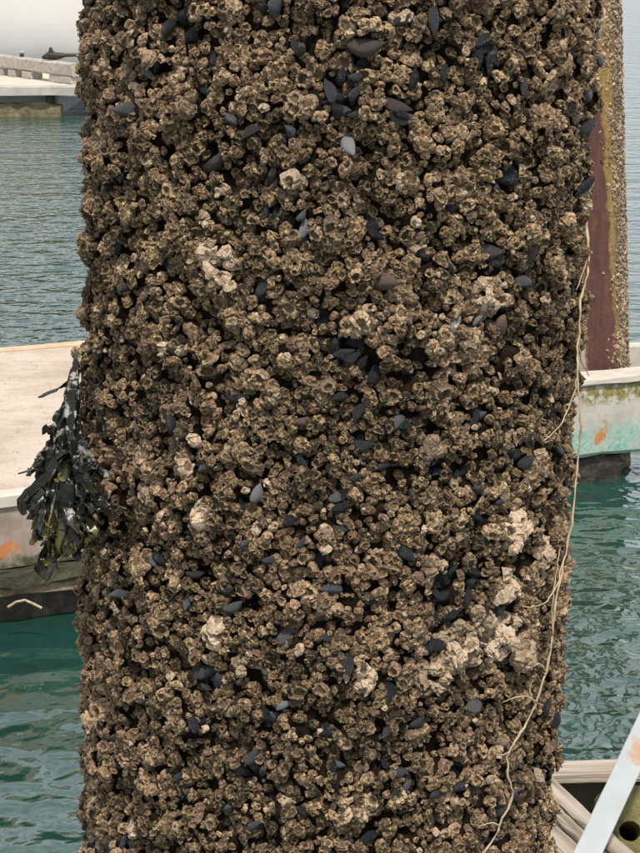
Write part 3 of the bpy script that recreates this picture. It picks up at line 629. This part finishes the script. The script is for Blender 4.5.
def on_mussel(s, z):
    for (a, b, l) in mgrid.get((int(s/CIRC*gsx) % gsx, int((z-Z0)/PZ*gsz) % gsz), ()):
        ds = abs(s-a); ds = min(ds, CIRC-ds)
        if ds*ds+(z-b)**2 < (l*.30)**2: return True
    return False
g = np.random.default_rng(33)
VAL = np.percentile(H, 2.2)
def in_valley(s, z): return H[int((z-Z0)/PZ*nzz) % nzz, int(s/CIRC*ns) % ns] < VAL*g.uniform(.6, 1.25)
for (x, y, rp, tint, f) in PALE:
    s_, z_ = sz(x, y); rr_ = rp*PXM
    for _ in range(int(40+rp*5)):
        a, d = g.uniform(0, 6.28), rr_*math.sqrt(g.random())
        q = (s_+d*math.cos(a), z_+d*math.sin(a))
        if on_mussel(q[0] % CIRC, q[1]): continue
        tint_ = tint if tint > .5 else tint*.55
        try_add(*q, .0038*f*g.uniform(.8, 1.2), .68, min(1, tint_*(1.08-(.2 if tint > .84 else .55)*(d/rr_)**2)*g.uniform(.8, 1.1)), g.uniform(.8, 1.2)*(1.15 if 425 < x < 540 and 610 < y < 690 else 1))
for _ in range(500):
    s_, z_ = g.uniform(0, CIRC), g.uniform(Z0, Z0+PZ)
    if in_pit(s_, z_) or on_mussel(s_, z_) or in_valley(s_, z_): continue
    try_add(s_, z_, g.uniform(.0050, .0068), 1.1, 0.0 if g.random() > .06 else g.uniform(.3, .8), g.uniform(.6, 1.0))
cand = np.stack([g.uniform(0, CIRC, 70000), g.uniform(Z0, Z0+PZ, 70000), np.clip(np.exp(g.normal(math.log(.0034), .25, 70000)), .0022, .0072)], 1)
for s_, z_, r_ in cand:
    if in_pit(s_, z_) or on_mussel(s_, z_) or in_valley(s_, z_): continue
    try_add(s_, z_, r_, .62, 0.0 if g.random() > .03 else g.uniform(.3, .9), g.uniform(.75, 1.35))
for s_, z_, r_ in zip(g.uniform(0, CIRC, 40000), g.uniform(Z0, Z0+PZ, 40000), g.uniform(.0015, .0026, 40000)):
    if in_pit(s_, z_, .8) or on_mussel(s_, z_) or in_valley(s_, z_): continue
    try_add(s_, z_, r_, .66, 0.0 if g.random() > .05 else g.uniform(.3, 1), g.uniform(.8, 1.6))
T = np.array(pts); n = len(T)
h_, gs_, gz_ = hs(T[:, 0], T[:, 1]); hgt = T[:, 2]*g.uniform(.75, 1.45, n)*T[:, 4]
thv = T[:, 0]/RO; rad = np.stack([np.sin(thv), -np.cos(thv), 0*thv], 1); tan = np.stack([np.cos(thv), np.sin(thv), 0*thv], 1); up_ = np.array([[0,0,1.]])
Nn = rad - tan*np.clip(gs_, -1.3, 1.3)[:, None]*.9 - up_*np.clip(gz_, -1.3, 1.3)[:, None]*.9
Nn /= np.linalg.norm(Nn, axis=1, keepdims=True); Nn = Nn + g.normal(0, .27, (n, 3)); Nn /= np.linalg.norm(Nn, axis=1, keepdims=True)
PcW = pile_pt(T[:, 0], T[:, 1], PR+h_+g.uniform(-.0005, .0020, n)) - Nn*(hgt*.30)[:, None]
# young barnacles settled on the older ones
host = np.nonzero(T[:, 2] > .0036)[0]; host = np.concatenate([host[g.random(len(host)) < .42], host[g.random(len(host)) < .30]]); ne = len(host)
er = g.uniform(.0011, .0024, ne); eX, eY, eZ = frames(Nn[host], g.uniform(0, 6.28, ne)); fz = g.uniform(.35, .95, ne)
eout = eX*(T[host, 2]*(1.02-.42*fz))[:, None]
ePc = PcW[host]+eout+eZ*(hgt[host]*fz*.92)[:, None]; eN = eX*.8+eZ*.7+g.normal(0, .3, (ne, 3))
ePale = np.clip(T[host, 3]*g.uniform(.5, 1, ne)+(g.random(ne) > .93)*.6, 0, 1)
# the 300 that show largest become single parts
px_, py_ = project(PcW); vd = np.array(CAM)-PcW; vd /= np.linalg.norm(vd, axis=1, keepdims=True)
score = T[:, 2]*np.clip((Nn*vd).sum(1), 0, 1)*(np.clip((rad*vd).sum(1), 0, 1)**.3); score[(px_ < 0)|(px_ > 640)|(py_ < 6)|(py_ > 846)] = 0
big = np.argsort(-score)[:300]; rest = np.ones(n, bool); rest[big] = False

small = rest & (T[:, 2] < .0023); bigm = rest & ~small
v_, q_, a_ = barnacle_mass(PcW[bigm]-PB, Nn[bigm], T[bigm, 2], hgt[bigm], T[bigm, 3], 77)
v2, q2, a2 = barnacle_mass(np.concatenate([PcW[small], ePc])-PB, np.concatenate([Nn[small], eN]), np.concatenate([T[small, 2], er]), np.concatenate([hgt[small], er*g.uniform(.7, 1.5, ne)]), np.concatenate([T[small, 3], ePale]), 78, TPS)
q_ = np.concatenate([q_, q2+len(v_)]); v_ = np.concatenate([v_, v2]); a_ = {k: np.concatenate([a_[k], a2[k]]) for k in a_}
print('crust tris', len(q_)*2, 'n', n, 'epi', ne)
crust_me = fmesh('barnacle_crust', v_, q_, a_)
tag(link('barnacle_crust', crust_me, M['barn'], pil), kind='stuff')
for k in (-1, 1):      # the same growth goes on above and below the picture
    c_ = link('barnacle_crust', crust_me, None, pil); c_['kind'] = 'stuff'; c_.location = (LEAN*PZ*k, 0, PZ*k)
fine_me = []
for t, (tv, tq, tp) in enumerate(TPLF):
    me = fmesh('barnacle', tv, tq, {'prof': tp}); me.materials.append(M['barn1']); fine_me.append(me)
X, Y, Zv = frames(Nn[big], g.uniform(0, 6.28, 300))
def basis(x, y, z, p, sx, sy, szc):
    return Matrix(((x[0]*sx, y[0]*sy, z[0]*szc, p[0]), (x[1]*sx, y[1]*sy, z[1]*szc, p[1]), (x[2]*sx, y[2]*sy, z[2]*szc, p[2]), (0,0,0,1)))
for k, b in enumerate(big):
    o = link('barnacle', fine_me[k % len(fine_me)], None, pil)
    o.matrix_basis = basis(X[k], Y[k], Zv[k], PcW[b]-PB, T[b, 2], T[b, 2], hgt[b])
    o.color = (random.random(), T[b, 3], random.random(), 1)
    if T[b, 3] > .75: o['label'] = 'bleached pale barnacle'
print('barnacles', n)

# --- mussels
def mussel_mesh(seed, nl=10, nr=12):
    q = random.Random(seed); V = []; Fq = []; bend = q.uniform(.06, .16); wd = q.uniform(.50, .62); tk = q.uniform(.24, .32)
    for i in range(1, nl):
        t = i/nl; w = (math.sin(math.pi*t**.95)**.55 if t > .5 else math.sin(math.pi*t**.95)**1.0)*wd/2*(.70+.42*t); cx = t-.5; cy = bend*math.sin(math.pi*t)*(1 if True else 0)
        for j in range(nr):
            a = 2*math.pi*j/nr; ca, sa = math.cos(a), math.sin(a)
            V.append((cx, cy+w*ca, math.copysign(abs(sa)**1.9, sa)*w*tk/wd*2*(.95-.35*t)))
    b0 = len(V); V += [(-.5, .02, 0), (.5, .0, 0)]
    for i in range(nl-2):
        for j in range(nr): Fq.append((i*nr+j, i*nr+(j+1) % nr, (i+1)*nr+(j+1) % nr, (i+1)*nr+j))
    tri = [(b0, (j+1) % nr, j) for j in range(nr)] + [(b0+1, (nl-2)*nr+j, (nl-2)*nr+(j+1) % nr) for j in range(nr)]
    return V, Fq, tri
mm = []
for k in range(8):
    V, Fq, tri = mussel_mesh(40+k); me = fmesh('mussel', V, [np.array(Fq), np.array(tri)], None, True); me.materials.append(M['mussel']); mm.append(me)
n_mus = 0
def put_mussel(s, z, length, turn, grey, brown, lift, tilt, roll, label=None):
    global n_mus
    th = s/RO; h0 = float(hs(np.array([s % CIRC]), np.array([z]))[0][0])
    rd_ = Vector((math.sin(th), -math.cos(th), 0)); tn = Vector((math.cos(th), math.sin(th), 0)); up = Vector((0,0,1))
    ax = (tn*math.cos(turn)+up*math.sin(turn)); ax = (ax*math.cos(tilt)+rd_*math.sin(tilt)).normalized()
    nn = (rd_-ax*rd_.dot(ax)).normalized(); nn = (Matrix.Rotation(roll, 3, ax) @ nn).normalized(); yy = nn.cross(ax)
    p = Vector(pile_pt(np.array([s]), np.array([z]), PR+h0+lift)[0]-PB)
    o = link('mussel', mm[n_mus % 8], None, pil); o.matrix_basis = basis(ax, yy, nn, p, length, length, length); o.color = (grey, brown, 0, 1); n_mus += 1
    if label: o['label'] = label
for (x, y, l, a, gr, br), (s_, z_, l_) in zip(MUS, mus_sz):
    h0 = float(hs(np.array([s_]), np.array([z_]))[0][0]); lift = max(.0140-h0, .0)*.70+.0005+(.0055 if .86 < math.sin(s_/RO) < .985 else 0)
    pit = in_pit(s_, z_)
    gr = gr if gr > .84 else gr*.72
    put_mussel(s_, z_, l_*1.15, math.radians(a)+(math.pi if random.random() > .5 else 0), gr, br, lift*(.72 if pit else 1.0), random.gauss(0, .55), random.uniform(-.9, .9), 'worn pale grey mussel shell' if gr > .84 else ('reddish brown mussel shell' if br > .5 else None))
rs = random.Random(3)
for (s_, z_, r_, seen) in pits:
    if not seen: continue
    for _ in range(2 if r_ < .007 else 3 if r_ < .0095 else 6):
        if n_mus >= 296: break
        a, d = rs.uniform(0, 6.28), r_*math.sqrt(rs.random())*.85; s2, z2 = (s_+d*math.cos(a)) % CIRC, z_+d*math.sin(a)
        if on_mussel(s2, z2) and rs.random() < .6: continue
        put_mussel(s2, z2, rs.uniform(.011, .019), rs.uniform(0, 6.28), rs.choice((0, 0, 0, .1, .25, .6)), 0, rs.uniform(.001, .006), rs.uniform(-.7, .7), rs.uniform(-1, 1))
print('mussels', n_mus)
# mussels round the back of the piling, as one bed
Vs, Qs, Ts = [], [], []; off = 0; tv, tq, tt = mussel_mesh(99, 7, 8); tv = np.array(tv); tq = np.array(tq); tt = np.array(tt)
for (s_, z_, r_, seen) in pits:
    if seen: continue
    for _ in range(3):
        s2, z2 = s_+rs.uniform(-r_, r_), z_+rs.uniform(-r_, r_); th = s2/RO; rd_ = Vector((math.sin(th), -math.cos(th), 0)); ax = Vector((rs.gauss(0,1), rs.gauss(0,1), rs.gauss(0,1.5))).normalized()
        nn = ax.orthogonal().normalized(); yy = nn.cross(ax); l = rs.uniform(.011, .019); p = pile_pt(np.array([s2]), np.array([z2]), PR+.006)[0]-PB
        Vs.append(tv @ (np.array([ax, yy, nn])*l)+p); Qs.append(tq+off); Ts.append(tt+off); off += len(tv)
bed = fmesh('mussel_bed', np.concatenate(Vs), [np.concatenate(Qs), np.concatenate(Ts)], None, True)
tag(link('mussel_bed', bed, M['mussel2'], pil), kind='stuff')
for k in (-1, 1): c_ = link('mussel_bed', bed, None, pil); c_['kind'] = 'stuff'; c_.location = (LEAN*PZ*k, 0, PZ*k)

# ================================================================== rockweed hanging on the left edge
wroot = at_d(74, 382, 1.34)
wd = thing('rockweed', 'dark dried seaweed clump hanging from the left edge of the barnacled piling', 'seaweed', wroot)
rw = random.Random(17)
def ribbon(Vv, Ff, tips, path, widths, nrm0, tipv):
    n0 = len(Vv); k = 6; prev = nrm0; twist = rw.gauss(0, 1.1)
    for i, p in enumerate(path):
        t = (path[min(i+1, len(path)-1)]-path[max(i-1, 0)]).normalized(); nn = (prev-t*prev.dot(t)).normalized(); prev = Matrix.Rotation(twist/len(path), 3, t) @ nn; sd_ = t.cross(nn); w = widths[i]; th_ = .00035+.05*w*tipv[i]
        cup = .22*w
        eL, eR = 1+rw.gauss(0, .16), 1+rw.gauss(0, .16)
        for (a, b) in ((-eL,0),(-.55,1),(.55,1),(eR,0),(.5,-1),(-.5,-1)): Vv.append(p+sd_*(a*w)+nn*(b*th_+cup*(a*a-.5))); tips.append(tipv[i])
    for i in range(len(path)-1):
        for j in range(k): a = n0+i*k+j; b = n0+i*k+(j+1) % k; Ff.append((a, b, b+k, a+k))
    Ff.append(tuple(n0+j for j in range(k-1, -1, -1))); e = n0+(len(path)-1)*k; Ff.append(tuple(e+j for j in range(k)))
def make_frond(p0, p1, width, olive, salt, branches=2, sway=.012, name='frond', rough_n=None):
    Vv, Ff, tips = [], [], []
    def strand(a, b, w0, w1, n, olv):
        d = b-a; L_ = d.length; perp = Vector((rw.gauss(0,1), rw.gauss(0,1), rw.gauss(0,.3))).normalized(); ph = rw.uniform(0, 6); pth, wds, tv_ = [], [], []
        for i in range(n+1):
            t = i/n; sag = Vector((0,0,-.10*L_))*math.sin(math.pi*t)*.4
            pth.append(a.lerp(b, t)+perp*(sway*1.5*math.sin(t*4.6+ph)*t*(L_/.08))+sag)
            wv_ = w0+(w1-w0)*t; wv_ *= (1+.10*math.sin(t*11+ph))
            wv_ *= max(.12, 1-max(0, (t-.62)/.38)**1.6)
            wds.append(wv_); tv_.append(max(0, (t-.45)/.55)*olv)
        nn = Vector((rw.gauss(0,.7), -1, rw.gauss(0,.4))).normalized(); ribbon(Vv, Ff, tips, pth, wds, nn, tv_); return pth
    pth = strand(p0, p1, width*.55, width, 14, 1.0)
    for k in range(branches):
        i = rw.randint(4, 11); q = pth[i]; d = (p1-p0)*rw.uniform(.18, .38); d += Vector((rw.gauss(0,.008), rw.gauss(0,.009), rw.gauss(0,.005))); pb_ = strand(q, q+d, width*.55, width*.85, 9, 1.0)
        q = pb_[5]; d = d*.5+Vector((rw.gauss(0,.006), rw.gauss(0,.006), -.003)); strand(q, q+d, width*.4, width*.6, 6, 1.0)
    bs = Vector(wd.location); me = fmesh(name, [tuple(v-bs) for v in Vv], [np.array([f for f in Ff if len(f) == 4]), np.array([f for f in Ff if len(f) == 6])], {'tip': tips}, True)
    o = link(name, me, M['weed'], wd); o.color = (olive, salt, 0, 1); return o
# salt-crusted stalks at the top
for (x0, y0, x1, y1, w, dd) in ((75,372,59,470,.0072,1.33),(74,380,64,468,.0066,1.325),(70,395,50,455,.0052,1.335),(75,384,70,480,.006,1.335),(73,372,76,440,.004,1.34),(76,352,73,388,.0030,1.35)):
    make_frond(at_d(x0, y0, dd), at_d(x1, y1, dd-.01), w, 0, .95 if y0 > 370 else .1, 0, .004, 'stalk')
# (start px, end px, width m, olive, distance)
FR = [(60,440,38,510,.0045,0,1.325),(62,440,44,545,.005,.0,1.32),(56,430,45,480,.005,0,1.33),(60,450,26,522,.0045,0,1.315),(45,490,24,518,.004,0,1.31),(62,460,48,530,.005,.7,1.315),(50,500,46,538,.005,.9,1.31),(66,450,58,560,.006,.35,1.31),
      (68,470,63,566,.0065,1,1.305),(66,500,74,560,.006,.3,1.305),(72,450,76,545,.006,.0,1.305),(76,440,80,500,.0055,.9,1.305),(74,440,92,500,.0055,0,1.30),(78,455,98,520,.005,0,1.295),(80,470,104,470,.004,0,1.285),(80,480,104,500,.0045,.1,1.285),
      (82,500,100,545,.005,.5,1.29),(80,510,92,552,.005,.2,1.295),(70,430,86,470,.005,0,1.31),(64,430,66,520,.006,.0,1.32),(60,470,52,566,.0045,.3,1.315),(56,480,56,545,.006,0,1.32),(74,500,82,560,.006,.2,1.30),(70,480,70,552,.0065,.3,1.30),
      (64,410,54,440,.004,0,1.33),(76,450,70,530,.006,0,1.315),(84,440,94,478,.005,0,1.30),(88,480,104,522,.0045,0,1.285),(62,490,60,540,.006,.5,1.305),(52,455,40,498,.005,0,1.33),(71,382,44,402,.0034,0,1.33),(56,432,44,434,.004,0,1.335),(86,500,88,556,.005,.1,1.30),(78,520,78,556,.005,.4,1.30)]
for (x0, y0, x1, y1, w, ol, dd) in FR:
    make_frond(at_d(x0-1, y0, dd+.004), at_d(62+(x1-62)*.86-4, y1-7, dd), w*1.2, ol, rw.choice((0, .05, .1, .5)) if y0 < 450 else .03, 2 if abs(y1-y0) > 30 else 0)

# ================================================================== dry root trailing down the right side
root_px = [(584,196,1.40),(585,222,1.385),(588,252,1.37),(587,275,1.36),(581,300,1.345),(578,340,1.33),(577,372,1.32),(580,420,1.31),(579,452,1.31),(574,505,1.30),(566,552,1.29),(556,600,1.28),(552,640,1.275),(546,672,1.27),(535,706,1.262),(521,732,1.255),(509,753,1.25),(508,775,1.248),(512,795,1.247),(503,818,1.243),(494,838,1.24),(478,860,1.235)]
rt = thing('dry_root', 'thin pale dry root trailing down the right side of the barnacled piling', 'root', at_d(478, 860, 1.235))
def smooth_path(px, k=5, jit=.0008):
    P = [at_d(*p) for p in px]; out = []
    for i in range(len(P)-1):
        a, b, c, d = P[max(i-1,0)], P[i], P[i+1], P[min(i+2, len(P)-1)]
        for j in range(k):
            t = j/k; out.append(.5*((2*b)+(c-a)*t+(2*a-5*b+4*c-d)*t*t+(3*b-a-3*c+d)*t**3)+Vector((rw.gauss(0,jit), rw.gauss(0,jit), 0))*.5)
    return out+[P[-1]]
m = MB(); pth = smooth_path(root_px); m.tube(pth, [.00068+.0003*math.sin(i*.9)*math.sin(i*.23)+.0003*(i % 7 == 0) for i in range(len(pth))], 7); m.build('main_strand', M['root'], rt, True)
for br in ([(578,375,1.318),(572,398,1.30),(563,420,1.285),(552,434,1.272),(543,441,1.268)], [(565,556,1.288),(556,585,1.272),(545,603,1.262),(530,607,1.254),(522,606,1.250)], [(553,636,1.275),(552,610,1.270),(556,575,1.272),(560,548,1.280)], [(537,702,1.262),(524,696,1.253),(503,702,1.248)],
           [(509,752,1.25),(502,755,1.246),(494,753,1.243)], [(500,826,1.242),(492,823,1.238),(481,826,1.236)], [(578,340,1.33),(582,362,1.335),(589,376,1.34)], [(584,200,1.40),(588,232,1.385),(586,262,1.36),(576,290,1.34)], [(535,706,1.262),(530,690,1.262),(533,680,1.262)], [(546,672,1.268),(540,664,1.262),(534,666,1.258)]):
    m = MB(); pth = smooth_path(br, 5, .0006); m.tube(pth, [.00060*(1-.5*i/len(pth)) for i in range(len(pth))], 6); m.build('side_strand', M['root'], rt, True)
